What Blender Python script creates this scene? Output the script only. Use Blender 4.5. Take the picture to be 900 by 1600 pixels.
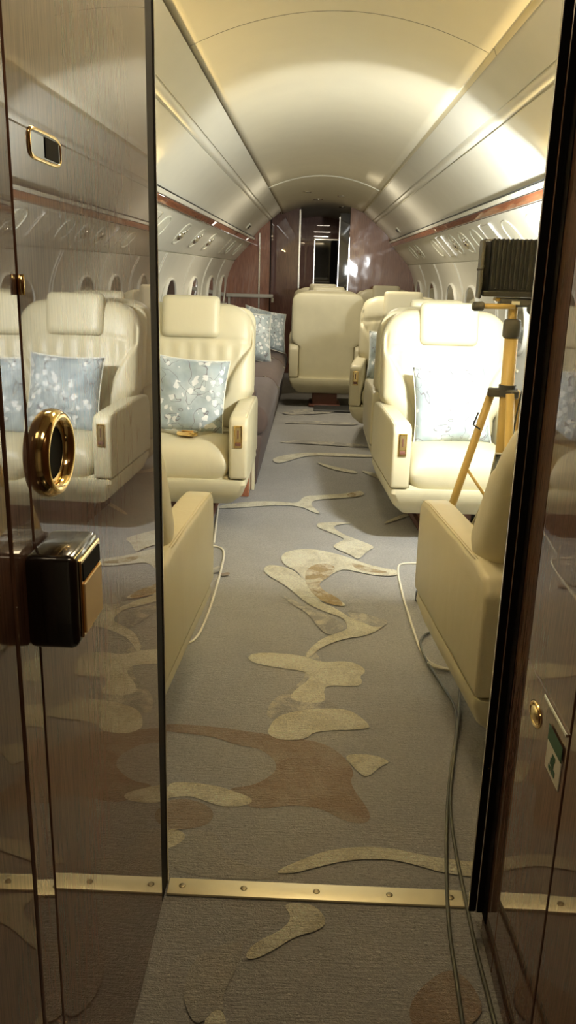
import bpy, bmesh, math, random
from mathutils import Vector, Matrix
random.seed(7)
for o in list(bpy.data.objects): bpy.data.objects.remove(o)
S = bpy.context.scene
C = S.collection
# ------------------------------------------------------------------ camera
EYE = 1.25
cam_d = bpy.data.cameras.new('camera'); cam = bpy.data.objects.new('camera', cam_d); C.objects.link(cam)
cam_d.sensor_fit = 'VERTICAL'; cam_d.sensor_height = 32.0; cam_d.lens = 1295.8/1600*32.0
cam_d.clip_start = 0.02; cam_d.clip_end = 60
cx_ = Vector((0.9991505650456597, 0.031846822809948494, 0.02615202183103325))
cy_ = Vector((0.034017166839835626, -0.2792151674267577, -0.9596258242872784))
cz_ = Vector((-0.02325899243582755, 0.9597003022588664, -0.2800613309886082))
M = Matrix((cx_, -cy_, -cz_)).transposed().to_4x4(); M.translation = Vector((0, 0, EYE))
cam.matrix_world = M
S.camera = cam
# ------------------------------------------------------------------ world, exposure
w = bpy.data.worlds.new('world'); S.world = w; w.use_nodes = True
w.node_tree.nodes['Background'].inputs[0].default_value = (1.0, 0.85, 0.6, 1)
w.node_tree.nodes['Background'].inputs[1].default_value = 0.02
S.view_settings.view_transform = 'Standard'; S.view_settings.look = 'None'
S.view_settings.exposure = 0.32; S.view_settings.gamma = 1.0
S.view_settings.use_curve_mapping = False
# ------------------------------------------------------------------ added fill lights for the cabin and entry
WARM = (1.0, 0.72, 0.30)
def area(name, loc, rot, sx, sy, power, col, spread=math.pi):
    d = bpy.data.lights.new(name, 'AREA'); d.shape = 'RECTANGLE'; d.size = sx; d.size_y = sy
    d.energy = power; d.color = col; d.spread = spread
    o = bpy.data.objects.new(name, d); C.objects.link(o); o.location = loc; o.rotation_euler = rot
    return o
# added fill without fixtures: warm strips out of view, then overhead panels
area('upwash_fill', (-0.70, 2.65, 1.63), (0, math.radians(155), 0), 0.04, 2.0, 66.0, WARM)  # unseen strip added to warm and lift the near ceiling
area('upwash_fill', (0.82, 2.4, 1.63), (0, math.radians(-155), 0), 0.04, 1.5, 42.0, WARM)  # its added partner on the right, also out of view
area('cabin_fill', (0.04, 2.05, 1.95), (0, 0, 0), 0.30, 0.30, 6.5, (1.0, 0.80, 0.50))  # added fill for the front seats and near carpet
area('entry_fill', (0.05, 0.45, 1.93), (0, 0, 0), 0.25, 0.25, 1.6, (1.0, 0.80, 0.52))  # unseen fill added to lift the entry carpet
area('aft_fill', (0.1, 9.3, 1.93), (0, 0, 0), 0.3, 0.3, 4.5, (1.0, 0.88, 0.70))  # added to lighten the aft bulkheads; the modelled downlights stay unlit
area('corridor_fill', (0.1, 11.6, 1.93), (0, 0, 0), 0.2, 0.2, 1.5, (1.0, 0.88, 0.70))  # added to bring up the wood header at the corridor end
area('aft_fill', (0.1, 6.7, 1.95), (0, 0, 0), 0.3, 0.3, 17.0, (1.0, 0.90, 0.72))  # added fill to brighten the back of the turned seat

# ================================================================== materials
def newmat(name):
    m = bpy.data.materials.new(name); m.use_nodes = True
    nt = m.node_tree; b = nt.nodes['Principled BSDF']
    return m, nt, b
def setv(b, **k):
    names = {'color': 'Base Color', 'rough': 'Roughness', 'metal': 'Metallic', 'coat': 'Coat Weight', 'coatr': 'Coat Roughness', 'coatior': 'Coat IOR', 'ior': 'IOR', 'sheen': 'Sheen Weight', 'trans': 'Transmission Weight'}
    for kk, v in k.items():
        if kk == 'color' and len(v) == 3: v = (*v, 1)
        b.inputs[names[kk]].default_value = v
def nd(nt, t, **k):
    n = nt.nodes.new(t)
    for kk, v in k.items(): setattr(n, kk, v)
    return n
def coords(nt, scale=(1, 1, 1)):
    tc = nd(nt, 'ShaderNodeTexCoord'); mp = nd(nt, 'ShaderNodeMapping'); mp.inputs['Scale'].default_value = scale
    nt.links.new(tc.outputs['Object'], mp.inputs['Vector']); return mp.outputs['Vector']
def noise(nt, vec, scale, detail=3, rough=0.5, dist=0):
    n = nd(nt, 'ShaderNodeTexNoise'); n.inputs['Scale'].default_value = scale; n.inputs['Detail'].default_value = detail
    n.inputs['Roughness'].default_value = rough; n.inputs['Distortion'].default_value = dist
    nt.links.new(vec, n.inputs['Vector']); return n.outputs['Fac']
def ramp(nt, fac, stops):
    r = nd(nt, 'ShaderNodeValToRGB'); e = r.color_ramp.elements
    while len(e) > 1: e.remove(e[-1])
    e[0].position = stops[0][0]; e[0].color = (*stops[0][1], 1)
    for p, c in stops[1:]:
        x = e.new(p); x.color = (*c, 1)
    nt.links.new(fac, r.inputs['Fac']); return r.outputs['Color']
def bump(nt, b, h, strength, dist=0.01, slot='Normal'):
    n = nd(nt, 'ShaderNodeBump'); n.inputs['Strength'].default_value = strength; n.inputs['Distance'].default_value = dist
    nt.links.new(h, n.inputs['Height']); nt.links.new(n.outputs['Normal'], b.inputs[slot]); return n
def math_(nt, op, a, b_=None, c=None):
    n = nd(nt, 'ShaderNodeMath', operation=op)
    for i, v in enumerate((a, b_, c)):
        if v is None: continue
        if isinstance(v, (int, float)): n.inputs[i].default_value = v
        else: nt.links.new(v, n.inputs[i])
    return n.outputs[0]
def mixc(nt, f, a, b_):
    n = nd(nt, 'ShaderNodeMix', data_type='RGBA')
    nt.links.new(f, n.inputs['Factor'])
    for i, v in ((6, a), (7, b_)):
        if isinstance(v, tuple): n.inputs[i].default_value = (*v, 1)
        else: nt.links.new(v, n.inputs[i])
    return n.outputs[2]

def plain(name, col, rough=0.5, metal=0.0, var=0.06, bumpk=0.0, bscale=200, **k):
    m, nt, b = newmat(name); v = coords(nt)
    n = noise(nt, v, 6, 4)
    lo = tuple(c*(1-var) for c in col); hi = tuple(min(1, c*(1+var)) for c in col)
    nt.links.new(ramp(nt, n, [(0.3, lo), (0.7, hi)]), b.inputs['Base Color'])
    setv(b, rough=rough, metal=metal, **k)
    if bumpk: bump(nt, b, noise(nt, v, bscale, 2), bumpk, 0.002)
    return m
def leather(name, col, rough=0.42):
    m, nt, b = newmat(name); v = coords(nt)
    n = noise(nt, v, 4, 3)
    nt.links.new(ramp(nt, n, [(0.25, tuple(c*0.93 for c in col)), (0.75, col)]), b.inputs['Base Color'])
    setv(b, rough=rough)
    g = noise(nt, v, 260, 2); w_ = noise(nt, coords(nt, (1, 1, 0.5)), 9, 2, 0.5, 0.6)
    h = math_(nt, 'ADD', math_(nt, 'MULTIPLY', g, 0.15), math_(nt, 'MULTIPLY', w_, 1.6))
    bump(nt, b, h, 0.35, 0.006); return m
def wood(name, dark, light, gscale=(34, 34, 1.6), coat=1.0, coatior=1.5, wav=0.0, streak=7, rough=0.5, coatr=0.015):
    m, nt, b = newmat(name); v = coords(nt, gscale)
    n = noise(nt, v, streak, 6, 0.62, 0.4); n2 = noise(nt, coords(nt, (1, 1, 0.35)), 3.0, 2)
    f = math_(nt, 'ADD', math_(nt, 'MULTIPLY', n, 0.75), math_(nt, 'MULTIPLY', n2, 0.25))
    nt.links.new(ramp(nt, f, [(0.36, dark), (0.66, light)]), b.inputs['Base Color'])
    setv(b, rough=rough, coat=coat, coatr=coatr, coatior=coatior)
    if wav:
        h = noise(nt, coords(nt, (1, 1, 0.8)), 7.0, 1)
        bump(nt, b, h, wav, 0.01, 'Coat Normal')
    return m
MAT = {}
MAT['cream'] = leather('cream_leather', (0.60, 0.545, 0.36), 0.42)
MAT['creamp'] = plain('cream_shell', (0.60, 0.55, 0.365), 0.45)
MAT['pipe'] = plain('stitching', (0.62, 0.55, 0.34), 0.6)
MAT['wall'] = plain('wall_panel', (0.74, 0.72, 0.62), 0.38, var=0.02)
MAT['ceil'] = plain('ceiling_panel', (0.77, 0.72, 0.56), 0.50, var=0.02)
MAT['dark'] = plain('black_satin', (0.008, 0.007, 0.007), 0.5)
MAT['seam'] = plain('seam_dark', (0.03, 0.022, 0.016), 0.6)
MAT['gold'] = plain('polished_gold', (0.90, 0.66, 0.30), 0.10, 1.0, var=0.08)
MAT['goldb'] = plain('brushed_gold', (0.86, 0.77, 0.52), 0.45, 0.6, bumpk=0.25, bscale=60)
MAT['screwm'] = plain('screw_metal', (0.30, 0.25, 0.15), 0.4, 1.0)
MAT['silver'] = plain('bright_metal', (0.80, 0.77, 0.70), 0.18, 1.0)
MAT['brass'] = plain('satin_brass', (0.86, 0.70, 0.38), 0.34, 1.0, var=0.2)
MAT['boxblk'] = plain('gloss_black', (0.012, 0.010, 0.009), 0.22, coat=1.0)
MAT['bplate'] = plain('brass_plate', (0.88, 0.64, 0.30), 0.40, 0.30, var=0.15)
MAT['vwood'] = wood('lacquered_veneer', (0.080, 0.034, 0.020), (0.20, 0.095, 0.055), coat=1, coatior=1.72, wav=0.007, coatr=0.004)
for k_ in ('dark', 'seam', 'vwood'): MAT[k_].node_tree.nodes['Principled BSDF'].inputs['Specular IOR Level'].default_value = 0.12
MAT['dark'].node_tree.nodes['Principled BSDF'].inputs['Roughness'].default_value = 0.8
MAT['rwood'] = wood('aft_bulkhead_veneer', (0.16, 0.055, 0.032), (0.40, 0.175, 0.10), gscale=(26, 26, 1.2), coatior=1.6)
MAT['strip'] = wood('valance_veneer', (0.20, 0.055, 0.02), (0.42, 0.15, 0.06), gscale=(20, 1.0, 20), coatior=1.5)
MAT['ped'] = plain('pedestal_brown', (0.14, 0.055, 0.035), 0.5)
MAT['divan'] = plain('brown_suede', (0.095, 0.062, 0.048), 0.85, var=0.1, bumpk=0.3, sheen=0.1)
MAT['yellow'] = plain('yellow_paint', (0.70, 0.50, 0.17), 0.35)
MAT['black'] = plain('black_housing', (0.004, 0.004, 0.004), 0.6, bumpk=0.2)
MAT['grey'] = plain('dark_grey_plastic', (0.05, 0.05, 0.045), 0.5)
MAT['cable'] = plain('cable_rubber', (0.07, 0.068, 0.045), 0.5)
MAT['glassd'] = plain('window_pane', (0.10, 0.095, 0.085), 0.08, var=0.3, coat=1.0)
MAT['shade'] = plain('window_shade', (0.48, 0.46, 0.40), 0.5)
MAT['mirror'] = plain('dark_mirror', (0.02, 0.02, 0.022), 0.03, var=0.05, coat=1.0)
MAT['white'] = plain('white_plate', (0.75, 0.74, 0.62), 0.5)
MAT['green'] = plain('green_ink', (0.03, 0.12, 0.06), 0.5)
MAT['cord'] = plain('carpet_binding', (0.62, 0.58, 0.46), 0.8)
def emis(name, col, s):
    m, nt, b = newmat(name); setv(b, color=(0.8, 0.8, 0.8)); b.inputs['Emission Color'].default_value = (*col, 1); b.inputs['Emission Strength'].default_value = s; return m
MAT['lens'] = emis('lit_lens', (0.98, 1.0, 0.94), 25)
def carpet(name, c1, c2, mott=2.2, lo=0.3, hi=0.7):
    m, nt, b = newmat(name); v = coords(nt)
    big = noise(nt, v, mott, 7, 0.68, 0.6 if mott > 3 else 0); fine = noise(nt, v, 150, 5, 0.8, 1.0)
    col = ramp(nt, big, [(lo, c1), (hi, c2)])
    f2 = ramp(nt, fine, [(0.32, (0.70, 0.70, 0.70)), (0.66, (1.38, 1.38, 1.38))])
    mx = nd(nt, 'ShaderNodeMix', data_type='RGBA', blend_type='MULTIPLY'); mx.inputs['Factor'].default_value = 1
    nt.links.new(col, mx.inputs[6]); nt.links.new(f2, mx.inputs[7]); nt.links.new(mx.outputs[2], b.inputs['Base Color'])
    setv(b, rough=0.95, sheen=0.25)
    rows = noise(nt, coords(nt, (14, 120, 1)), 1.6, 2, 0.6, 0.3)
    h = math_(nt, 'ADD', math_(nt, 'MULTIPLY', rows, 0.9), math_(nt, 'MULTIPLY', noise(nt, v, 130, 4, 0.75, 1.2), 1.4))
    bump(nt, b, h, 1.0, 0.013); return m
MAT['carpet'] = carpet('carpet_taupe', (0.425, 0.408, 0.368), (0.525, 0.502, 0.455))
MAT['carps'] = carpet('carpet_light_taupe', (0.43, 0.405, 0.34), (0.54, 0.50, 0.42))
MAT['carpc'] = carpet('carpet_cream', (0.72, 0.65, 0.44), (0.92, 0.86, 0.64), 9, 0.38, 0.55)
MAT['carpl'] = carpet('carpet_pale_taupe', (0.40, 0.375, 0.32), (0.74, 0.68, 0.52), 11, 0.44, 0.60)
MAT['carpb'] = carpet('carpet_rust', (0.35, 0.235, 0.14), (0.45, 0.37, 0.27), 7, 0.42, 0.68)
MAT['carpg'] = carpet('carpet_gold', (0.46, 0.31, 0.11), (0.78, 0.70, 0.48), 12, 0.46, 0.60)
def pillowmat():
    m, nt, b = newmat('blossom_print'); v = coords(nt)
    n = noise(nt, v, 5.0, 2, 0.5, 1.2)
    line = math_(nt, 'LESS_THAN', math_(nt, 'ABSOLUTE', math_(nt, 'SUBTRACT', n, 0.47)), 0.006)
    n3 = noise(nt, v, 9.0, 2, 0.4, 0.4)
    line2 = math_(nt, 'LESS_THAN', math_(nt, 'ABSOLUTE', math_(nt, 'SUBTRACT', n3, 0.56)), 0.006)
    vo = nd(nt, 'ShaderNodeTexVoronoi'); vo.inputs['Scale'].default_value = 25; nt.links.new(v, vo.inputs['Vector'])
    wob = noise(nt, v, 60, 1)
    fl = math_(nt, 'LESS_THAN', math_(nt, 'ADD', vo.outputs['Distance'], math_(nt, 'MULTIPLY', wob, 0.5)), 0.62)
    cl = math_(nt, 'GREATER_THAN', noise(nt, v, 7, 1), 0.46)
    fl = math_(nt, 'MULTIPLY', fl, cl)
    base = ramp(nt, noise(nt, v, 8, 3), [(0.35, (0.29, 0.355, 0.375)), (0.65, (0.47, 0.53, 0.53))])
    c = mixc(nt, math_(nt, 'MAXIMUM', line, line2), base, (0.19, 0.185, 0.195))
    c = mixc(nt, fl, c, (0.72, 0.74, 0.72))
    nt.links.new(c, b.inputs['Base Color']); setv(b, rough=0.6, sheen=0.3)
    bump(nt, b, noise(nt, v, 14, 2, 0.5, 0.5), 0.5, 0.012); return m
MAT['pillow'] = pillowmat()

# ================================================================== helpers
def bx(bm, x0, x1, y0, y1, z0, z1, bev=0.0, seg=2, mat=0):
    t = bmesh.new()
    bmesh.ops.create_cube(t, size=1.0)
    for v in t.verts: v.co = Vector(((x0+x1)/2+v.co.x*(x1-x0), (y0+y1)/2+v.co.y*(y1-y0), (z0+z1)/2+v.co.z*(z1-z0)))
    if bev: bmesh.ops.bevel(t, geom=list(t.edges), offset=bev, segments=seg, affect='EDGES', profile=0.5)
    merge(bm, t, mat)
def merge(bm, t, mat=0, M_=None):
    if M_ is not None: bmesh.ops.transform(t, matrix=M_, verts=t.verts)
    mp = {v: bm.verts.new(v.co) for v in t.verts}
    for f in t.faces:
        try:
            nf = bm.faces.new([mp[v] for v in f.verts]); nf.material_index = mat; nf.smooth = f.smooth
        except ValueError: pass
    t.free()
def prism(bm, poly, a0, a1, axis='x', bev=0.0, seg=2, mat=0):
    """poly: list of 2D points; extruded along axis from a0 to a1. axis x: poly=(y,z); y: (x,z); z: (x,y)"""
    t = bmesh.new()
    def P(p, a): return {'x': (a, p[0], p[1]), 'y': (p[0], a, p[1]), 'z': (p[0], p[1], a)}[axis]
    A = [t.verts.new(P(p, a0)) for p in poly]; B = [t.verts.new(P(p, a1)) for p in poly]
    t.faces.new(A); t.faces.new(list(reversed(B)))
    n = len(poly)
    for i in range(n): t.faces.new([A[i], B[i], B[(i+1) % n], A[(i+1) % n]])
    bmesh.ops.recalc_face_normals(t, faces=t.faces)
    if bev:
        es = [e for e in t.edges if (len(e.link_faces) == 2 and e.calc_face_angle(0) > 0.6)]
        bmesh.ops.bevel(t, geom=es, offset=bev, segments=seg, affect='EDGES', profile=0.5)
    merge(bm, t, mat)
def tube(bm, pts, r, seg=10, mat=0, cap=True):
    pts = [Vector(p) for p in pts]; rings = []
    up = Vector((0, 0, 1)); n = len(pts)
    for i, p in enumerate(pts):
        d = (pts[min(i+1, n-1)]-pts[max(i-1, 0)]).normalized()
        a = up-d*up.dot(d)
        if a.length < 1e-3: a = Vector((1, 0, 0))-d*d.x
        a.normalize(); up = a; b = d.cross(a)
        rr = r[i] if isinstance(r, (list, tuple)) else r
        rings.append([bm.verts.new(p+(a*math.cos(2*math.pi*k/seg)+b*math.sin(2*math.pi*k/seg))*rr) for k in range(seg)])
    for i in range(n-1):
        for k in range(seg):
            f = bm.faces.new([rings[i][k], rings[i][(k+1) % seg], rings[i+1][(k+1) % seg], rings[i+1][k]]); f.material_index = mat; f.smooth = True
    if cap:
        bm.faces.new(list(reversed(rings[0]))).material_index = mat; bm.faces.new(rings[-1]).material_index = mat
def smooth_path(pts, it=3, closed=False):
    for _ in range(it):
        q = []
        n = len(pts)
        rng = range(n) if closed else range(n-1)
        if not closed: q.append(tuple(pts[0]))
        for i in rng:
            a, b = Vector(pts[i]), Vector(pts[(i+1) % n])
            q.append(tuple(a*0.75+b*0.25)); q.append(tuple(a*0.25+b*0.75))
        if not closed: q.append(tuple(pts[-1]))
        pts = q
    return pts
def obj(name, bm, mats, parent=None, smooth_angle=None, loc=None, rot=None):
    bmesh.ops.recalc_face_normals(bm, faces=bm.faces)
    me = bpy.data.meshes.new(name); bm.to_mesh(me); bm.free()
    if not isinstance(mats, (list, tuple)): mats = [mats]
    for m in mats: me.materials.append(MAT[m] if isinstance(m, str) else m)
    if smooth_angle is not None:
        for p in me.polygons: p.use_smooth = True
        me.set_sharp_from_angle(angle=math.radians(smooth_angle))
    o = bpy.data.objects.new(name, me); C.objects.link(o)
    if parent: o.parent = parent
    if loc: o.location = loc
    if rot: o.rotation_euler = rot
    return o
def thing(name, label, cat, loc=(0, 0, 0), rotz=0, group=None):
    o = bpy.data.objects.new(name, None); C.objects.link(o); o.empty_display_size = 0.1
    o.location = loc; o.rotation_euler = (0, 0, rotz); o['label'] = label; o['category'] = cat
    if group: o['group'] = group
    return o
def tag(o, label, cat, group=None):
    o['label'] = label; o['category'] = cat
    if group: o['group'] = group
    return o
def struct(name, bm, m, parent=None, smooth_angle=None):
    o = obj(name, bm, m, parent, smooth_angle)
    if not parent: o['kind'] = 'structure'
    return o
def slab(w, h, t, corner_top=0.15, corner_bot=0.1, pu=5, pv=6, nu=28, nv=28, front=None, back=1.0, nexp=2.2):
    """closed cushion in x (width) / z (height), thickness in y; front faces -y"""
    bm = bmesh.new()
    F, B = {}, {}
    def e(a): return max(0.0, 1-abs(a))
    for j in range(nv+1):
        v = -math.cos(math.pi*j/nv); vv = (v+1)/2
        z = vv*h
        hw = w/2
        if z > h-corner_top*w: q = (z-(h-corner_top*w))/(corner_top*w); hw -= corner_top*w*(1-(max(0, 1-q**nexp))**(1/nexp))
        if z < corner_bot*w: q = (corner_bot*w-z)/(corner_bot*w); hw -= corner_bot*w*(1-(max(0, 1-q**nexp))**(1/nexp))
        for i in range(nu+1):
            u = -math.cos(math.pi*i/nu)
            th = (max(0, 1-abs(u)**pu))**0.5*(max(0, 1-abs(v)**pv))**0.5
            y = th*t/2
            fy = -y
            if front: fy -= front(u, vv)*min(1, th*2)
            F[i, j] = bm.verts.new((u*hw, fy, z))
            edge = i in (0, nu) or j in (0, nv)
            B[i, j] = F[i, j] if edge else bm.verts.new((u*hw, y*back, z))
    for j in range(nv):
        for i in range(nu):
            for D, rev in ((F, False), (B, True)):
                vs = [D[i, j], D[i+1, j], D[i+1, j+1], D[i, j+1]]
                if rev: vs.reverse()
                vs2 = []
                for x in vs:
                    if x not in vs2: vs2.append(x)
                if len(vs2) > 2:
                    try: f = bm.faces.new(vs2); f.smooth = True
                    except ValueError: pass
    return bm
def oval_ring(bm, a, b, r, seg=40, n=2.0, mat=0, rs=8, flat=1.0):
    """ring in local x/y plane, normal +z, superellipse"""
    rings = []
    for k in range(seg):
        t = 2*math.pi*k/seg; c, s = math.cos(t), math.sin(t)
        x = a*math.copysign(abs(c)**(2/n), c); y = b*math.copysign(abs(s)**(2/n), s)
        nn = Vector((x/(a*a)*1.0, y/(b*b), 0)).normalized() if (abs(x)+abs(y)) > 0 else Vector((1, 0, 0))
        rings.append([bm.verts.new(Vector((x, y, 0))+nn*r*math.cos(2*math.pi*q/rs)+Vector((0, 0, r*flat*math.sin(2*math.pi*q/rs)))) for q in range(rs)])
    for k in range(seg):
        for q in range(rs):
            f = bm.faces.new([rings[k][q], rings[(k+1) % seg][q], rings[(k+1) % seg][(q+1) % rs], rings[k][(q+1) % rs]]); f.smooth = True; f.material_index = mat
def oval_disc(bm, a, b, z0=0.0, z1=None, seg=40, n=2.0, mat=0, dome=0.0):
    pts = []
    for k in range(seg):
        t = 2*math.pi*k/seg; c, s = math.cos(t), math.sin(t)
        pts.append((a*math.copysign(abs(c)**(2/n), c), b*math.copysign(abs(s)**(2/n), s)))
    top = [bm.verts.new((x, y, z0)) for x, y in pts]
    if dome:
        prev = top
        for q in range(1, 5):
            s = math.cos(q/5*math.pi/2); z = z0+dome*math.sin(q/5*math.pi/2)
            cur = [bm.verts.new((x*s, y*s, z)) for x, y in pts]
            for k in range(seg):
                f = bm.faces.new([prev[k], prev[(k+1) % seg], cur[(k+1) % seg], cur[k]]); f.smooth = True; f.material_index = mat
            prev = cur
        f = bm.faces.new(prev); f.material_index = mat; f.smooth = True
    else:
        f = bm.faces.new(top); f.material_index = mat
    if z1 is not None:
        bot = [bm.verts.new((x, y, z1)) for x, y in pts]
        for k in range(seg): bm.faces.new([bot[k], bot[(k+1) % seg], top[(k+1) % seg], top[k]]).material_index = mat
        bm.faces.new(list(reversed(bot))).material_index = mat
def frame_mat(origin, xax, nrm):
    z = Vector(nrm).normalized(); x = Vector(xax); x = (x-z*x.dot(z)).normalized(); y = z.cross(x)
    m = Matrix((x, y, z)).transposed().to_4x4(); m.translation = Vector(origin); return m

# ray from the eye through a pixel of the photograph onto the floor (used for the carpet's drawn pattern)
def on_floor(px, py):
    d = cx_*((px-450)/1295.8)+cy_*((py-800)/1295.8)+cz_
    t = -EYE/d.z
    return (d.x*t, d.y*t)

# ================================================================== the cabin shell
Y0, Y1 = 1.47, 9.90        # fore and aft partitions
XC = 0.06
HALF = [(0.86, 0.0), (0.97, 0.18), (1.045, 0.45), (1.085, 0.72), (1.095, 0.92), (1.08, 1.10), (1.04, 1.235), (0.99, 1.335),
        (0.80, 1.54)]
def resample(p, k=3):
    out = []
    for i in range(len(p)-1):
        a = p[max(i-1, 0)]; b = p[i]; c = p[i+1]; d = p[min(i+2, len(p)-1)]
        for s in range(k):
            t = s/k
            out.append(tuple(0.5*((2*b[q])+(-a[q]+c[q])*t+(2*a[q]-5*b[q]+4*c[q]-d[q])*t*t+(-a[q]+3*b[q]-3*c[q]+d[q])*t**3) for q in (0, 1)))
    out.append(p[-1]); return out
LOW = resample(HALF[:8])+[HALF[8]]
UP = [(0.80, 1.565), (0.765, 1.62), (0.70, 1.69), (0.60, 1.775)]
UP2 = [(0.558, 1.805), (0.465, 1.888)]
def sidewall(side):
    sg = -1 if side == 'left' else 1
    X = lambda w_: XC+sg*w_ if side == 'left' else XC+w_
    bm = bmesh.new()
    def strip_(prof, y0, y1, mat=0, smooth=True, ny=1, off=0.0):
        for j in range(ny):
            a0 = y0+(y1-y0)*j/ny; a1 = y0+(y1-y0)*(j+1)/ny
            A = [bm.verts.new((X(p[0]-off), a0, p[1])) for p in prof]; B = [bm.verts.new((X(p[0]-off), a1, p[1])) for p in prof]
            for i in range(len(prof)-1):
                f = bm.faces.new([A[i], A[i+1], B[i+1], B[i]]); f.smooth = smooth; f.material_index = mat
    strip_(LOW[:-1], Y0, Y1)
    # shadow gap between sidewall and service panel, then the service panel
    strip_([(0.99, 1.335), (1.0, 1.341), (0.983, 1.344)], Y0, Y1, smooth=False)
    strip_([(0.983, 1.344), (0.80, 1.54)], Y0, Y1)
    strip_([(0.80, 1.54), (0.83, 1.54), (0.83, 1.565), (0.80, 1.565)], Y0, Y1, smooth=False)
    strip_(UP, Y0, Y1)
    # rolled channel between the two upper panels
    ch = [(0.60, 1.775), (0.607, 1.779), (0.603, 1.785)]+[(0.583+0.022*math.cos(a), 1.792+0.018*math.sin(a)) for a in ()]
    cx, cz = 0.581, 1.790
    d = Vector((0.558-0.60, 1.805-1.775)).normalized(); nn = Vector((-d.y, -d.x))
    nn = Vector((-0.58, -0.81))
    for k in range(9):
        t = k/8; r = math.sin(math.pi*t)*0.009
        ch.append((0.603-0.036*t+nn.x*r, 1.782+0.026*t+nn.y*r))
    ch += [(0.567, 1.812), (0.558, 1.805)]
    strip_(ch, Y0, Y1)
    strip_(UP2, Y0, Y1)
    # vertical cover strips of the window panels
    o = struct('wall_'+side, bm, ['wall'])
    return o
sidewall('left'); sidewall('right')
def ceiling():
    bm = bmesh.new()
    prof = []
    for k in range(25):
        t = -1+2*k/24; prof.append((0.045+0.455*t, 1.893+0.105*(1-t*t)))
    prof = [(0.045-0.468, 1.886), (0.045-0.468, 1.905), (0.045-0.455, 1.905)]+prof+[(0.045+0.455, 1.905), (0.045+0.47, 1.905), (0.045+0.478, 1.886)]
    def st(y0, y1, dz=0.0, pr=prof):
        A = [bm.verts.new((p[0], y0, p[1]+dz)) for p in pr]; B = [bm.verts.new((p[0], y1, p[1]+dz)) for p in pr]
        for i in range(len(pr)-1):
            f = bm.faces.new([A[i], B[i], B[i+1], A[i+1]]); f.smooth = 3 <= i < len(pr)-4
    for a, b in ((Y0, 2.803), (2.807, 7.25), (7.262, 12.7)): st(a, b)
    st(2.803, 2.807, 0.006); st(7.25, 7.262, 0.010)
    return struct('ceiling', bm, 'ceil')
ceiling()
# bright ring trim across the vault
bm = bmesh.new()
tube(bm, [(0.045+0.455*t, 7.256, 1.893+0.105*(1-t*t)-0.003) for t in [-1+2*k/24 for k in range(25)]], 0.006, 6)
struct('trim_1', bm, 'white')
# ---- valance: veneer strip, chrome bead and ledge on each side
for n, sg in ((2, -1), (3, 1)):
    bm = bmesh.new()
    def PX(w_): return XC+sg*w_
    prism(bm, [(PX(0.802), 1.538), (PX(0.782), 1.530), (PX(0.768), 1.562), (PX(0.790), 1.572)], Y0, Y1, 'y', 0.003, mat=0)
    o = struct('trim_%d' % n, bm, ['strip'])
    bm = bmesh.new(); prism(bm, [(PX(0.795), 1.574), (PX(0.768), 1.566), (PX(0.758), 1.586), (PX(0.785), 1.598)], Y0, Y1, 'y', 0.004)
    obj('ledge', bm, 'wall', o)
    bm = bmesh.new(); prism(bm, [(PX(0.785), 1.599), (PX(0.757), 1.588), (PX(0.755), 1.592), (PX(0.783), 1.604)], Y0, Y1, 'y')
    obj('chrome_bead', bm, 'grey', o)
    bm = bmesh.new(); prism(bm, [(PX(0.795), 1.528), (PX(0.781), 1.524), (PX(0.780), 1.528), (PX(0.795), 1.532)], Y0, Y1, 'y')
    obj('chrome_bead', bm, 'silver', o)
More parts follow.
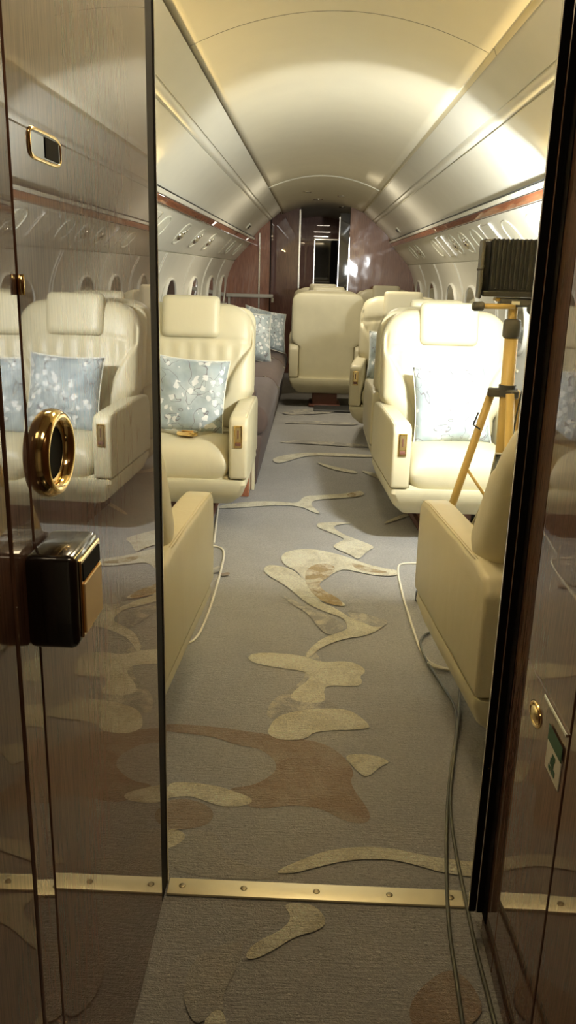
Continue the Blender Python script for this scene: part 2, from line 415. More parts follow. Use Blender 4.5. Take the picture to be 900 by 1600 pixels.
# ---- floor
def floor():
    bm = bmesh.new()
    def face(pts, z, mat):
        vs = [bm.verts.new((p[0], p[1], z)) for p in pts]
        f = bm.faces.new(vs); f.material_index = mat
    # base as a grid so that the aisle and the entry share one sheet
    face([(-1.15, -0.8), (1.25, -0.8), (1.25, 13.2), (-1.15, 13.2)], 0.0, 0)
    P = [
     (5, [(300,1298),(340,1300),(350,1335),(380,1352),(430,1360),(440,1372),(380,1376),(300,1368),(265,1355),(265,1325),(283,1318),(292,1306)]),
     (3, [(250,1130),(330,1135),(400,1145),(470,1155),(500,1160),(530,1175),(555,1205),(545,1225),(580,1270),(575,1288),(540,1285),(500,1262),(450,1258),(410,1265),(380,1258),(350,1232),(400,1228),(440,1200),(410,1170),(370,1165),(330,1150),(250,1143)]),
     (3, [(250,1252),(300,1248),(335,1265),(330,1288),(290,1298),(200,1296)]),
     (1, [(195,1236),(230,1228),(264,1232),(264,1225),(280,1222),(330,1226),(370,1238),(398,1250),(385,1260),(345,1261),(320,1252),(290,1242),(230,1256)]),
     (1, [(240,1300),(262,1297),(280,1297),(292,1307),(280,1320),(250,1332)]),
     (2, [(475,1022),(488,1014),(505,1035),(492,1058),(474,1080),(508,1092),(540,1112),(500,1125),(450,1120),(412,1125),(425,1092),(466,1072),(480,1050)]),
     (1, [(386,1030),(392,1022),(420,1020),(475,1025),(500,1036),(545,1033),(568,1043),(571,1052),(562,1057),(567,1068),(557,1074),(512,1071),(505,1080),(510,1096),(490,1100),(450,1094),(462,1077),(485,1062),(480,1050),(440,1045),(400,1038)]),
     (1, [(418,1142),(430,1122),(455,1113),(490,1108),(540,1108),(560,1118),(580,1136),(570,1141),(490,1143),(480,1156),(440,1158),(420,1150)]),
     (1, [(534,1180),(580,1179),(612,1191),(595,1198),(572,1218),(555,1203)]),
     (1, [(430,1366),(440,1358),(470,1345),(510,1330),(560,1324),(610,1326),(650,1335),(690,1343),(760,1350),(800,1352),(800,1375),(738,1372),(690,1365),(640,1350),(600,1343),(545,1345),(500,1355),(460,1366)]),
     (1, [(440,1412),(490,1413),(512,1440),(500,1455),(460,1465),(430,1485),(400,1500),(383,1500),(388,1484),(410,1468),(440,1455),(457,1435)]),
     (1, [(315,1640),(320,1590),(335,1578),(352,1583),(357,1640)]),
     (3, [(640,1560),(700,1510),(740,1540),(760,1590),(700,1620),(640,1610)]),
     (5, [(285,1560),(295,1510),(330,1482),(382,1470),(375,1505),(345,1560),(352,1583),(335,1578),(318,1600),(300,1600)]),
     # the river of pale shapes up the aisle
     (1, [(410,890),(420,883),(442,886),(465,895),(475,912),(492,930),(503,944),(522,950),(543,964),(562,973),(607,971),(592,986),(570,995),(545,998),(520,1005),(500,1014),(480,1032),(477,1022),(500,1000),(528,990),(545,984),(537,966),(510,958),(480,945),(458,925),(440,912),(418,900)]),
     (2, [(440,930),(460,940),(490,955),(530,970),(540,985),(515,995),(500,985),(480,958),(455,945)]),
     (2, [(540,952),(575,962),(612,972),(590,984),(570,975),(548,968)]),
     (1, [(438,870),(450,862),(480,858),(512,863),(545,872),(570,882),(595,888),(625,893),(622,901),(590,901),(560,895),(535,890),(520,898),(504,905),(492,925),(510,935),(537,942),(540,950),(515,945),(488,935),(473,915),(468,895),(443,884)]),
     (4, [(478,890),(500,880),(527,886),(515,903),(497,912),(505,925),(530,936),(538,949),(510,945),(490,931),(476,912)]),
     (4, [(545,880),(565,884),(590,892),(610,896),(590,897),(560,893)]),
     (1, [(493,822),(500,817),(560,818),(516,822),(535,836),(560,845),(588,856),(574,862),(560,877),(548,868),(518,856),(528,849),(542,843),(500,827)]),
     (1, [(338,793),(360,788),(400,784),(440,785),(465,788),(475,776),(500,775),(545,772),(565,767),(571,776),(530,780),(492,782),(484,789),(502,804),(492,803),(470,792),(430,790),(343,797)]),
     (4, [(540,773),(562,768),(568,775),(548,779)]),
     (1, [(598,818),(640,800),(660,797),(660,803),(640,806),(604,820)]),
     (1, [(560,735),(580,745),(600,752),(640,757),(640,753),(605,748),(585,740)]),
     (1, [(425,716),(470,708),(520,709),(590,712),(590,716),(530,714),(480,712),(440,725),(428,724)]),
     (1, [(490,722),(520,730),(560,738),(556,742),(515,734)]),
     (2, [(428,692),(470,688),(578,696),(577,701),(470,694)]),
     (2, [(436,662),(470,658),(560,661),(558,666),(480,663)]),
     (2, [(437,645),(470,640),(525,641),(525,646),(450,650)]),
     (2, [(322,893),(345,885),(345,895),(328,899)]),
     (3, [(344,898),(358,896),(360,900),(346,903)]),
     (1, [(645,894),(700,889),(720,894),(700,899),(652,900)]),
    ]
    for i, (m, poly) in enumerate(P):
        w_ = [(*on_floor(*p), 0) for p in poly]
        w_ = smooth_path(w_, 2, True)
        face(w_, 0.0008+0.0004*i*0.5, m)
    o = struct('floor', bm, ['carpet', 'carpc', 'carpl', 'carpb', 'carpg', 'carps'])
    return o
floor()
# ================================================================== forward partition and entry
XL, XR = -0.268, 0.370
bm = bmesh.new()
bx(bm, -1.15, XL-0.004, 1.44, Y0, 0, 2.05)
struct('wall_front_left', bm, 'wall')
bm = bmesh.new()
bx(bm, XR+0.012, 1.25, 1.36, Y0, 0, 2.05)
struct('wall_front_right', bm, 'wall')
bm = bmesh.new(); bx(bm, XL-0.01, XR+0.014, 1.40, Y0, 1.90, 2.05); struct('wall_front_header', bm, 'wall')
# entry shell behind the camera
bm = bmesh.new(); bx(bm, -0.9, 1.0, -0.86, -0.80, 0, 2.0); struct('wall_entry', bm, 'wall')
bm = bmesh.new(); bx(bm, -1.1, 1.2, -0.86, 1.44, 1.96, 2.0); struct('ceiling_entry', bm, 'ceil')
# left: lacquered door leaf
bm = bmesh.new(); bx(bm, XL-0.045, XL, 0.769, 1.3915, 0.004, 1.93, 0.0015, 1)
door = struct('door_1', bm, 'vwood')
bm = bmesh.new(); bx(bm, XL-0.045, XL-0.001, 1.392, 1.452, 0.0, 1.93, 0.002, 1)
obj('edge_seal', bm, 'dark', door)
bm = bmesh.new(); bx(bm, XL-0.02, XL+0.002, 1.4525, 1.4585, 0.0, 1.93, 0.001, 1)
obj('edge_bead', bm, 'silver', door)
# oval flush pull
fm = frame_mat((XL, 0.838, 1.061), (0, 1, 0), (1, 0, 0))
bm = bmesh.new(); oval_ring(bm, 0.045, 0.038, 0.0080, 56, 2.0, rs=12, flat=1.5)
bmesh.ops.transform(bm, matrix=fm, verts=bm.verts); pull = obj('flush_pull', bm, 'gold', door)
bm = bmesh.new(); oval_disc(bm, 0.045, 0.037, 0.0015, None, 48); bmesh.ops.transform(bm, matrix=fm, verts=bm.verts); obj('recess', bm, 'dark', pull)
bm = bmesh.new(); oval_ring(bm, 0.036, 0.0290, 0.002, 48, 2.0, rs=8)
bmesh.ops.transform(bm, matrix=frame_mat((XL+0.001, 0.838, 1.061), (0, 1, 0), (1, 0, 0)), verts=bm.verts); obj('inner_rim', bm, 'brass', pull)
# rounded rectangular latch
fm = frame_mat((XL, 0.868, 1.358), (0, 1, 0), (1, 0, 0))
bm = bmesh.new(); oval_ring(bm, 0.048, 0.0130, 0.0022, 56, 5.0, rs=8); bmesh.ops.transform(bm, matrix=fm, verts=bm.verts); la = obj('latch', bm, 'gold', door)
bm = bmesh.new(); oval_disc(bm, 0.048, 0.0125, 0.0012, None, 48, 5.0); bmesh.ops.transform(bm, matrix=fm, verts=bm.verts); obj('recess', bm, 'mirror', la)
bm = bmesh.new(); bx(bm, -0.004, 0.040, -0.0095, 0.0095, 0.0013, 0.002, 0.0003, 1); bmesh.ops.transform(bm, matrix=fm, verts=bm.verts); obj('dark_half', bm, 'dark', la)  # flat dark sheet stands in for the cavity's dark far half
# narrow jamb panel, slightly turned, and the panel behind it
def turned_panel(name, y_far, length, ang, xpl, side, mat='vwood'):
    sg = -1 if side == 'left' else 1
    bm = bmesh.new()
    bx(bm, (-0.04 if sg < 0 else 0), (0 if sg < 0 else 0.04), -length, 0, 0.004, 1.93, 0.0025, 2)
    bmesh.ops.transform(bm, matrix=Matrix.Translation((xpl, y_far, 0)) @ Matrix.Rotation(ang, 4, 'Z'), verts=bm.verts)
    return struct(name, bm, mat)
turned_panel('wall_entry_left_jamb', 0.7655, 0.064, math.radians(2.8), XL, 'left')
turned_panel('wall_entry_left', 0.698, 1.50, math.radians(0.8), XL+0.002, 'left')
bm = bmesh.new(); bx(bm, XL-0.05, XL-0.012, 0.62, 1.44, 0.0, 1.93); bx(bm, XL-0.05, XL-0.02, -0.8, 0.62, 0.0, 1.96); struct('trim_4', bm, 'seam')
# small gold hinge pin on the joint
bm = bmesh.new(); tube(bm, [(XL+0.003, 0.767, 1.222), (XL+0.003, 0.767, 1.240)], 0.0035, 8)
obj('hinge', bm, 'gold', door)
# right: fixed panels
bm = bmesh.new(); bx(bm, XR, XR+0.04, 1.252, 1.352, 0.004, 1.93, 0.0015, 1)
rp = struct('wall_entry_right_jamb', bm, 'vwood')
bm = bmesh.new()
bx(bm, XR, XR+0.04, 1.018, 1.250, 0.004, 0.6487, 0.0012, 1)
bx(bm, XR, XR+0.04, 1.018, 1.250, 0.6499, 1.93, 0.0012, 1)
rd = struct('door_2', bm, 'vwood')
turned_panel('wall_entry_right', 1.012, 1.84, math.radians(-0.6), XR, 'right')
bm = bmesh.new(); bx(bm, XR+0.012, XR+0.06, -0.8, 1.352, 0.0, 1.93); struct('trim_5', bm, 'seam')
fm = frame_mat((XR, 1.175, 0.590), (0, -1, 0), (-1, 0, 0))
bm = bmesh.new(); oval_ring(bm, 0.026, 0.017, 0.0035, 40, 2.0); bmesh.ops.transform(bm, matrix=fm, verts=bm.verts); bt = obj('release_button', bm, 'gold', rd)
bm = bmesh.new(); oval_disc(bm, 0.021, 0.0125, 0.001, None, 32, dome=0.005); bmesh.ops.transform(bm, matrix=fm, verts=bm.verts); obj('button_cap', bm, 'brass', bt)
# exit-style placard and metal lip below the joint
pl = thing('placard', 'small cream placard with green figure on glossy right entry panel', 'placard', (XR, 1.066, 0.0))
bm = bmesh.new(); bx(bm, -0.0018, 0.0, -0.034, 0.034, 0.548, 0.592, 0.0006, 1); obj('plate', bm, 'white', pl)
bm = bmesh.new()
bx(bm, -0.0024, -0.0019, -0.034, 0.034, 0.594, 0.618)
obj('green_band', bm, 'green', pl)
bm = bmesh.new()
for (a, b, c, d) in ((-0.010, 0.004, 0.578, 0.586), (-0.006, 0.010, 0.566, 0.577), (-0.014, 0.002, 0.556, 0.566), (0.006, 0.016, 0.556, 0.563)):
    bx(bm, -0.0026, -0.0019, a, b, c, d, 0.0002, 1)
obj('green_figure', bm, 'green', pl)
bm = bmesh.new(); bx(bm, XR-0.004, XR, 1.020, 1.135, 0.642, 0.648, 0.001, 1); obj('metal_lip', bm, 'silver', rd)
# black pocket-door frame on the right: two black channels with a bright bead between
bm = bmesh.new()
bx(bm, 0.3420, 0.3553, 1.352, 1.364, 0.052, 1.90, 0.002, 1)
fr = struct('door_3', bm, 'dark', smooth_angle=30)
bm = bmesh.new(); bx(bm, 0.3553, 0.3577, 1.3485, 1.362, 0.054, 1.90, 0.0006, 1); obj('metal_bead', bm, 'silver', fr)
bm = bmesh.new(); bx(bm, 0.3577, 0.3700, 1.350, 1.40, 0.052, 1.90, 0.002, 1); bx(bm, 0.3680, 0.3700, 1.322, 1.350, 0.052, 1.90); obj('outer_channel', bm, 'dark', fr)
bm = bmesh.new(); bx(bm, 0.3410, 0.3420, 1.352, 1.357, 0.054, 1.90); obj('edge_bead', bm, 'silver', fr)
# threshold strip
ts = thing('threshold_strip', 'long gold metal threshold strip screwed across the doorway carpet', 'threshold strip', (0.04, 1.4415, 0.0))
bm = bmesh.new(); bx(bm, -0.305, 0.312, -0.0235, 0.0235, 0.0, 0.007, 0.003, 2); obj('plate', bm, 'goldb', ts, 30)
for x in (-0.275, -0.146, 0.006, 0.158, 0.285):
    bm = bmesh.new(); oval_disc(bm, 0.0072, 0.0072, 0.0072, 0.004, 16, dome=0.0018); s_ = obj('screw', bm, 'screwm', ts, loc=(x, 0, 0))
    bm = bmesh.new(); bx(bm, -0.0035, 0.0035, -0.0008, 0.0008, 0.0080, 0.0088); bx(bm, -0.0008, 0.0008, -0.0035, 0.0035, 0.0080, 0.0088); obj('slot', bm, 'seam', s_)
# black box with brass face
lb = thing('door_stop_box', 'black box with brass face plate sticking out of glossy left panel', 'box', (XL, 0.78, 0.0))
bm = bmesh.new(); bx(bm, 0.0, 0.050, -0.048, 0.042, 0.888, 0.984, 0.008, 3); obj('housing', bm, 'boxblk', lb, 40)
bm = bmesh.new(); bx(bm, 0.0498, 0.0525, -0.036, 0.036, 0.896, 0.977, 0.0012, 1); fr_ = obj('face_frame', bm, 'gold', lb)
bm = bmesh.new(); bx(bm, 0.0525, 0.0535, -0.031, 0.031, 0.954, 0.972); obj('slot', bm, 'dark', fr_)
bm = bmesh.new(); bx(bm, 0.0525, 0.0545, -0.032, 0.032, 0.899, 0.952, 0.001, 1); obj('plate', bm, 'bplate', fr_)

# ================================================================== aft end
def halfprof(w0=0.0):
    return LOW+UP+UP2
def bulk(name, x0, x1, y0, y1, sg, mat):
    """partition filling the cabin section between x0 (inner) and the side wall"""
    pr = [(XC+sg*p[0], p[1]) for p in LOW+UP+UP2]
    pts = [p for p in pr if (p[0] < x0-0.001 if sg < 0 else p[0] > x0+0.001)]
    if sg*(x0-0.045) < 0.455:
        for k in range(6):
            x = (0.045+sg*0.455)+(x0-(0.045+sg*0.455))*k/5; t = (x-0.045)/0.455
            pts.append((x, 1.893+0.105*(1-t*t)))
    else: pts.append((x0, pts[-1][1]))
    pts.append((x0, 0.0))
    bm = bmesh.new(); prism(bm, pts, y0, y1, 'y')
    return struct(name, bm, mat)
bulk('wall_aft_left', -0.52, 0, Y1, Y1+0.05, -1, 'rwood')
bulk('wall_aft_right', 0.375, 0, Y1, Y1+0.05, 1, wood('aft_right_veneer', (0.14, 0.060, 0.028), (0.30, 0.150, 0.075), gscale=(26, 26, 1.2), coatior=1.45, coatr=0.07, wav=0.3, rough=0.4))
bm = bmesh.new()
bx(bm, -0.55, -0.20, 10.55, 10.60, 0, 2.0); bx(bm, -0.56, -0.53, Y1+0.05, 10.6, 0, 2.0)
struct('wall_aft_recess', bm, wood('recess_veneer', (0.10, 0.036, 0.024), (0.26, 0.11, 0.065), gscale=(26, 26, 1.2), coatior=1.8))
bm = bmesh.new(); bx(bm, -0.655, -0.635, Y1-0.012, Y1-0.001, 0.0, 1.645, 0.003, 1); struct('trim_6', bm, 'silver')
bm = bmesh.new(); bx(bm, -0.525, -0.513, Y1-0.01, Y1+0.0, 0.0, 1.80, 0.002, 1); struct('trim_7', bm, 'dark')
bm = bmesh.new(); bx(bm, -0.215, -0.190, 10.50, 10.549, 0.0, 1.95, 0.003, 1); struct('trim_8', bm, 'silver')
# corridor aft of the cabin
bm = bmesh.new(); bx(bm, -0.215, -0.195, 10.60, 12.7, 0, 2.0); struct('wall_corridor_left', bm, 'mirror')
bm = bmesh.new(); bx(bm, 0.40, 0.42, 9.95, 12.7, 0, 2.0); struct('wall_corridor_right', bm, 'mirror')
bm = bmesh.new()
bx(bm, -0.2, -0.02, 12.65, 12.7, 0, 2.0); bx(bm, -0.02, 0.40, 12.65, 12.7, 1.68, 2.0)
struct('wall_corridor_back', bm, 'rwood')
bm = bmesh.new(); bx(bm, -0.02, 0.40, 12.68, 12.7, 0, 1.68); struct('door_4', bm, 'mirror')
bm = bmesh.new(); bx(bm, -0.035, -0.015, 12.60, 12.66, 0, 1.70, 0.003, 1); bx(bm, -0.035, 0.40, 12.60, 12.66, 1.675, 1.695, 0.003, 1); struct('trim_9', bm, 'silver')
# dark door leaf standing open beside the right bulkhead
bm = bmesh.new(); bx(bm, 0.26, 0.372, 9.905, 9.945, 0.02, 1.88, 0.003, 1); dl = struct('door_5', bm, 'mirror')
bm = bmesh.new(); bx(bm, 0.252, 0.262, 9.90, 9.945, 0.02, 1.84, 0.002, 1); obj('metal_edge', bm, 'silver', dl)
bm = bmesh.new(); bx(bm, 0.366, 0.380, 9.885, 9.902, 0.02, 1.62, 0.002, 1); obj('metal_edge', bm, 'silver', dl)
# ledge on the left bulkhead with bracket
bm = bmesh.new(); bx(bm, -1.02, -0.48, Y1-0.06, Y1-0.001, 0.935, 0.975, 0.006, 2)
sh = obj('ledge', bm, 'shade'); tag(sh, 'pale narrow ledge across the wood bulkhead at the far left', 'ledge')
bm = bmesh.new(); bx(bm, -1.0, -0.975, Y1-0.05, Y1-0.001, 0.78, 0.935, 0.003, 1); obj('bracket', bm, 'shade', sh)
bm = bmesh.new(); bx(bm, -0.50, -0.47, Y1-0.05, Y1-0.001, 0.885, 0.935, 0.003, 1); obj('bracket', bm, 'silver', sh)
# recessed ceiling discs far aft
for i, (x, y) in enumerate(((-0.12, 8.6), (0.25, 8.9), (0.0, 9.6), (0.3, 10.2))):
    t = (x-0.045)/0.455; z = 1.893+0.105*(1-t*t)
    cl = thing('ceiling_downlight', ['unlit round downlight set in the aft ceiling, nearest on the left', 'unlit round downlight set in the aft ceiling, nearest on the right', 'unlit round downlight set in the ceiling above the aft doorway', 'unlit round ceiling downlight beyond the aft doorway'][i], 'ceiling light', (x, y, z), group='unlit downlights at the aft end')
    bm = bmesh.new(); oval_ring(bm, 0.05, 0.05, 0.006, 28); obj('rim', bm, 'silver', cl)
    bm = bmesh.new(); oval_disc(bm, 0.048, 0.048, -0.003, None, 28); obj('lens', bm, 'shade', cl)

# ================================================================== windows and service panel fittings
def wallpoint(side, s, part):
    sg = -1 if side == 'left' else 1
    if part == 'psu': a, b = Vector((0.983, 1.344)), Vector((0.80, 1.54))
    else: a, b = Vector((1.090, 0.80)), Vector((1.062, 1.17))
    p = a.lerp(b, s); d = (b-a).normalized()
    upv = Vector((sg*d.x, 0, d.y)); n = Vector((-sg*d.y, 0, d.x)) if True else None
    n = Vector((-sg*abs(d.y), 0, -abs(d.x))) if part == 'psu' else Vector((-sg, 0, -0.08)).normalized()
    return XC+sg*p.x, p.y, upv, n
wn = 0
for side in ('left', 'right'):
    for y in (2.50, 3.65, 4.80, 5.95 if side == 'left' else 6.2, 7.12, 8.27, 9.35):
        wn += 1
        X_, Z_, up_, n_ = wallpoint(side, 0.5, 'win')
        fmx = frame_mat((X_, y, 1.00), (0, 1 if side == 'right' else -1, 0), n_)
        bm = bmesh.new(); oval_ring(bm, 0.235, 0.170, 0.012, 48, 2.2, flat=1.4)
        bmesh.ops.transform(bm, matrix=fmx, verts=bm.verts)
        wo = struct('window_%d' % wn, bm, 'wall')
        bm = bmesh.new(); oval_disc(bm, 0.234, 0.168, 0.008, None, 48, 2.2); bmesh.ops.transform(bm, matrix=fmx, verts=bm.verts)
        obj('pane', bm, 'glassd', wo)
        bm = bmesh.new()
        bx(bm, -0.215, 0.215, 0.02, 0.145, 0.011, 0.014)
        for v in bm.verts:   # keep the shade inside the oval
            pass
        bm.free()
        bm = bmesh.new()
        pts = []
        for k in range(25):
            t = math.pi*k/24; c, s = math.cos(t), math.sin(t)
            pts.append((0.228*math.copysign(abs(c)**(2/2.2), c), 0.162*abs(s)**(2/2.2)))
        vs = [bm.verts.new((a, max(b_, 0.10), 0.0105)) for k, (a, b_) in enumerate(pts)]
        bm.faces.new(vs); bmesh.ops.transform(bm, matrix=fmx, verts=bm.verts); obj('shade', bm, 'shade', wo)
        # shade pull above the window
        bm = bmesh.new(); bx(bm, -0.10, 0.10, 0.250, 0.268, -0.02, 0.020, 0.004, 1)
        bmesh.ops.transform(bm, matrix=fmx, verts=bm.verts); obj('shade_pull', bm, 'goldb', wo)
    # cover strips between window panels
    sg = -1 if side == 'left' else 1
    for k, y in enumerate((3.07, 4.22, 5.37, 6.60, 7.70, 8.82)):
        bm = bmesh.new()  # shallow cover strips
        pr = [p for p in LOW[:-1] if p[1] > 0.55]
        for d_ in (0, 0.055):
            A = [bm.verts.new((XC+sg*(p[0]-0.004), y+d_, p[1])) for p in pr]; B = [bm.verts.new((XC+sg*(p[0]-0.004), y+d_+0.012, p[1])) for p in pr]
            A2 = [bm.verts.new((XC+sg*(p[0]+0.004), y+d_, p[1])) for p in pr]; B2 = [bm.verts.new((XC+sg*(p[0]+0.004), y+d_+0.012, p[1])) for p in pr]
            for i in range(len(pr)-1):
                for q in ((A, B), (A2, A), (B, B2)):
                    bm.faces.new([q[0][i], q[0][i+1], q[1][i+1], q[1][i]])
        struct('trim_%d' % (20+k+(10 if sg > 0 else 0)), bm, 'wall')
ordn = ['nearest', 'second', 'third', 'fourth', 'fifth', 'sixth', 'seventh', 'eighth', 'ninth', 'tenth', 'eleventh', 'twelfth']
for side, ys in (('left', [(3.0, 'l'), (3.45, 'o'), (4.2, 'p'), (4.6, 'o'), (5.33, 'l'), (6.02, 'g'), (6.72, 'g'), (8.0, 'p'), (8.35, 'o'), (9.1, 'o')]),
                 ('right', [(2.7, 'o'), (3.2, 'p'), (3.75, 'o'), (4.25, 'o'), (4.70, 'p'), (5.12, 'o'), (5.54, 'l'), (5.95, 'g'), (6.40, 'p'), (6.84, 'o'), (8.0, 'g'), (8.5, 'o')])):
    for i, (y, kd) in enumerate(ys):
        X_, Z_, up_, n_ = wallpoint(side, 0.52, 'psu')
        fmx = frame_mat((X_, y, Z_), (0, 1 if side == 'right' else -1, 0), n_)
        kind = {'l': 'oval reading light', 'g': 'oval air nozzle', 'o': 'plain white oval cover', 'p': 'blank rectangular cover'}[kd]
        t = thing({'l': 'reading_light', 'g': 'air_nozzle', 'o': 'oval_cover', 'p': 'service_cover'}[kd],
                  '%s, %s fitting from the doorway on the %s service panel' % (kind, ordn[i], side), 'overhead fitting', (X_, y, Z_), group='fittings along the %s overhead service panel' % side)
        T = fmx.copy(); T.translation = Vector((0, 0, 0))
        if kd == 'p':
            bm = bmesh.new(); bx(bm, -0.13, 0.13, -0.085, 0.085, -0.004, 0.005, 0.003, 1); bmesh.ops.transform(bm, matrix=T, verts=bm.verts); obj('cover', bm, 'wall', t)
            for a in (-0.14, 0.134):
                bm = bmesh.new(); bx(bm, a, a+0.006, -0.09, 0.09, -0.002, 0.008)
                bmesh.ops.transform(bm, matrix=T, verts=bm.verts); obj('edge_trim', bm, 'silver', t)
        else:
            bm = bmesh.new(); oval_ring(bm, 0.112, 0.078, 0.006, 36, 2.4); bmesh.ops.transform(bm, matrix=T, verts=bm.verts); obj('bezel', bm, 'white', t)
            bm = bmesh.new(); oval_disc(bm, 0.110, 0.076, 0.001, None, 36, 2.4); bmesh.ops.transform(bm, matrix=T, verts=bm.verts); obj('face', bm, 'white', t)
            if kd in 'lg':
                bm = bmesh.new(); oval_disc(bm, 0.034, 0.034, 0.002, None, 24, dome=0.02)
                bmesh.ops.transform(bm, matrix=T @ Matrix.Translation((0.02, 0.015, 0)), verts=bm.verts); obj('nozzle', bm, 'silver', t, 60)
                bm = bmesh.new(); oval_ring(bm, 0.018, 0.018, 0.005, 20); oval_disc(bm, 0.018, 0.018, 0.0, None, 20)
                bmesh.ops.transform(bm, matrix=T @ Matrix.Translation((-0.045, -0.02, 0.006)), verts=bm.verts); obj('switch', bm, 'silver', t, 60)
# small square panel lights on the upper panels near the aft end
for side in ('left', 'right'):
    sg = -1 if side == 'left' else 1
    n_ = Vector((-sg*0.72, 0, -0.69)); X_ = XC+sg*0.735; Z_ = 1.652
    fmx = frame_mat((0, 0, 0), (0, sg, 0), n_)
    t = thing('panel_light', 'small square light on the %s curved upper panel near the far end' % side, 'light', (X_, 8.6, Z_), group='square upper panel lights')
    bm = bmesh.new(); bx(bm, -0.10, 0.10, -0.03, 0.03, -0.012, 0.010, 0.004, 2); bmesh.ops.transform(bm, matrix=fmx, verts=bm.verts); obj('frame', bm, 'white', t)
    bm = bmesh.new(); bx(bm, -0.07, 0.07, -0.018, 0.018, 0.0102, 0.012); bmesh.ops.transform(bm, matrix=fmx, verts=bm.verts); obj('lens', bm, 'grey', t)

# ================================================================== aircraft seats
def crease(a, w_=0.02): return math.exp(-(a/w_)**2)
def make_seat(label, loc, rot, recline=12, latch_side=(-1,), shift=0.0):
    t = thing('aircraft_seat', label, 'seat', (loc[0], loc[1], 0), rot, 'cream leather cabin seats')
    D = 0.36
    # pedestal
    bm = bmesh.new(); bx(bm, -0.12, 0.12, -0.10, 0.22, 0.0, 0.15, 0.02, 2); bx(bm, -0.15, 0.15, -0.14, 0.25, 0.0, 0.03, 0.01, 1)
    obj('pedestal', bm, 'ped', t, 40)
    # shell: tapering tub under the cushion
    bm = bmesh.new()
    lv = [(0.285, 0.340, -D+0.004, D), (0.262, 0.342, -D+0.002, D), (0.20, 0.318, -D+0.035, D-0.03), (0.145, 0.265, -D+0.10, D-0.08), (0.14, 0.20, -D+0.14, D-0.1)]
    rings = []
    for z, hx, ya, yb in lv:
        r = 0.03; ring = []
        for cx, cy, a0 in ((hx-r, yb-r, 0), (-hx+r, yb-r, 90), (-hx+r, ya+r, 180), (hx-r, ya+r, 270)):
            for k in range(5):
                a = math.radians(a0+90*k/4); ring.append(bm.verts.new((cx+r*math.cos(a), cy+r*math.sin(a), z)))
        rings.append(ring)
    for A, B in zip(rings, rings[1:]):
        for k in range(len(A)): bm.faces.new([A[k], B[k], B[(k+1) % len(A)], A[(k+1) % len(A)]])
    bm.faces.new(rings[0]); bm.faces.new(list(reversed(rings[-1])))
    obj('shell', bm, 'creamp', t, 35)
    # seat cushion
    bm = slab(0.510, 0.56, 0.222, 0.10, 0.06, 7, 7, 22, 26)
    bmesh.ops.transform(bm, matrix=Matrix.Translation((0, -D+0.008, 0.352)) @ Matrix.Rotation(math.radians(-90), 4, 'X') , verts=bm.verts)
    obj('seat_cushion', bm, 'cream', t)
    bm = bmesh.new(); bx(bm, -0.255, 0.255, -D+0.03, D-0.05, 0.25, 0.30, 0.01, 2); obj('cushion_base', bm, 'cream', t, 40)
    # armrests
    for sx in (-1, 1):
        bm = bmesh.new()
        prof = [(-D, 0.290), (-D-0.004, 0.40), (-D-0.002, 0.545), (-D+0.006, 0.572), (-D+0.028, 0.588), (-D+0.10, 0.594), (0.05, 0.600), (D-0.12, 0.602), (D-0.03, 0.590), (D, 0.55), (D, 0.290)]
        x0, x1 = (sx*0.258, sx*0.346)
        prism(bm, prof, min(x0, x1), max(x0, x1), 'x', 0.016, 3)
        arm = obj('armrest', bm, 'cream', t, 50)
        # stitched seam along the outer top edge
        bm = bmesh.new()
        for off in (0.334, 0.341):
            tube(bm, smooth_path([(sx*off, -D-0.001, 0.40), (sx*off, -D-0.001, 0.55), (sx*off, -D+0.010, 0.582), (sx*off, -D+0.05, 0.5915-(0.307-0.3)*0), (sx*off, 0.05, 0.598), (sx*off, D-0.12, 0.600), (sx*off, D-0.03, 0.588)], 2) if False else
                 [(sx*off, -D+0.02, 0.5845), (sx*off, -D+0.10, 0.5935), (sx*off, 0.05, 0.5995), (sx*off, D-0.12, 0.6015)], 0.0012, 5)
        obj('stitching', bm, 'pipe', arm)
        if sx in latch_side:
            xc = sx*0.302
            bm = bmesh.new(); bx(bm, xc-0.020, xc+0.020, -D-0.010, -D+0.0, 0.445, 0.550, 0.003, 2); lt = obj('latch', bm, 'gold', arm, 40)
            bm = bmesh.new(); bx(bm, xc-0.013, xc+0.013, -D-0.0112, -D-0.009, 0.475, 0.542); obj('slot', bm, 'brass', lt)
            bm = bmesh.new(); bx(bm, xc-0.003, xc+0.003, -D-0.013, -D-0.010, 0.490, 0.530, 0.001, 1); obj('key_slot', bm, 'ped', lt); bm = bmesh.new(); bx(bm, xc-0.013, xc+0.013, -D-0.017, -D-0.010, 0.456, 0.470, 0.002, 1); obj('lever', bm, 'ped', lt)
    # backrest
    rc = math.radians(recline)
    def fr(u, v):
        a = abs(u)
        d = 0.0
        lim = 0.60+0.36*min(1, max(0, (v-0.34)/0.32))**1.3           # bolster seam wanders outwards as it climbs
        if v < 0.80:
            d += 0.030/(1+math.exp(-(a-lim)/0.016))*min(1, (0.80-v)/0.20)
            d -= 0.016*crease(a-lim+0.02, 0.022)
        d -= 0.008*crease(v-0.70-0.02*math.cos(u*3), 0.02)*(1 if a < lim else 0)
        if v > 0.45: d += 0.004*math.sin(u*26)*crease(v-0.60, 0.08)*(a < lim)
        return d
    bm = slab(0.664, 0.66, 0.16, 0.27, 0.04, 9, 9, 90, 64, front=fr, nexp=2.3)
    # pinch the part that sits between the armrests
    for v in bm.verts:
        if v.co.z < 0.20: v.co.x *= 0.765+0.235*max(0, (v.co.z-0.10)/0.10) if v.co.z > 0.10 else 0.765
    MB = Matrix.Translation((0, D-0.175-shift, 0.425)) @ Matrix.Rotation(-rc, 4, 'X')
    bmesh.ops.transform(bm, matrix=MB, verts=bm.verts)
    bk = obj('backrest', bm, 'cream', t)
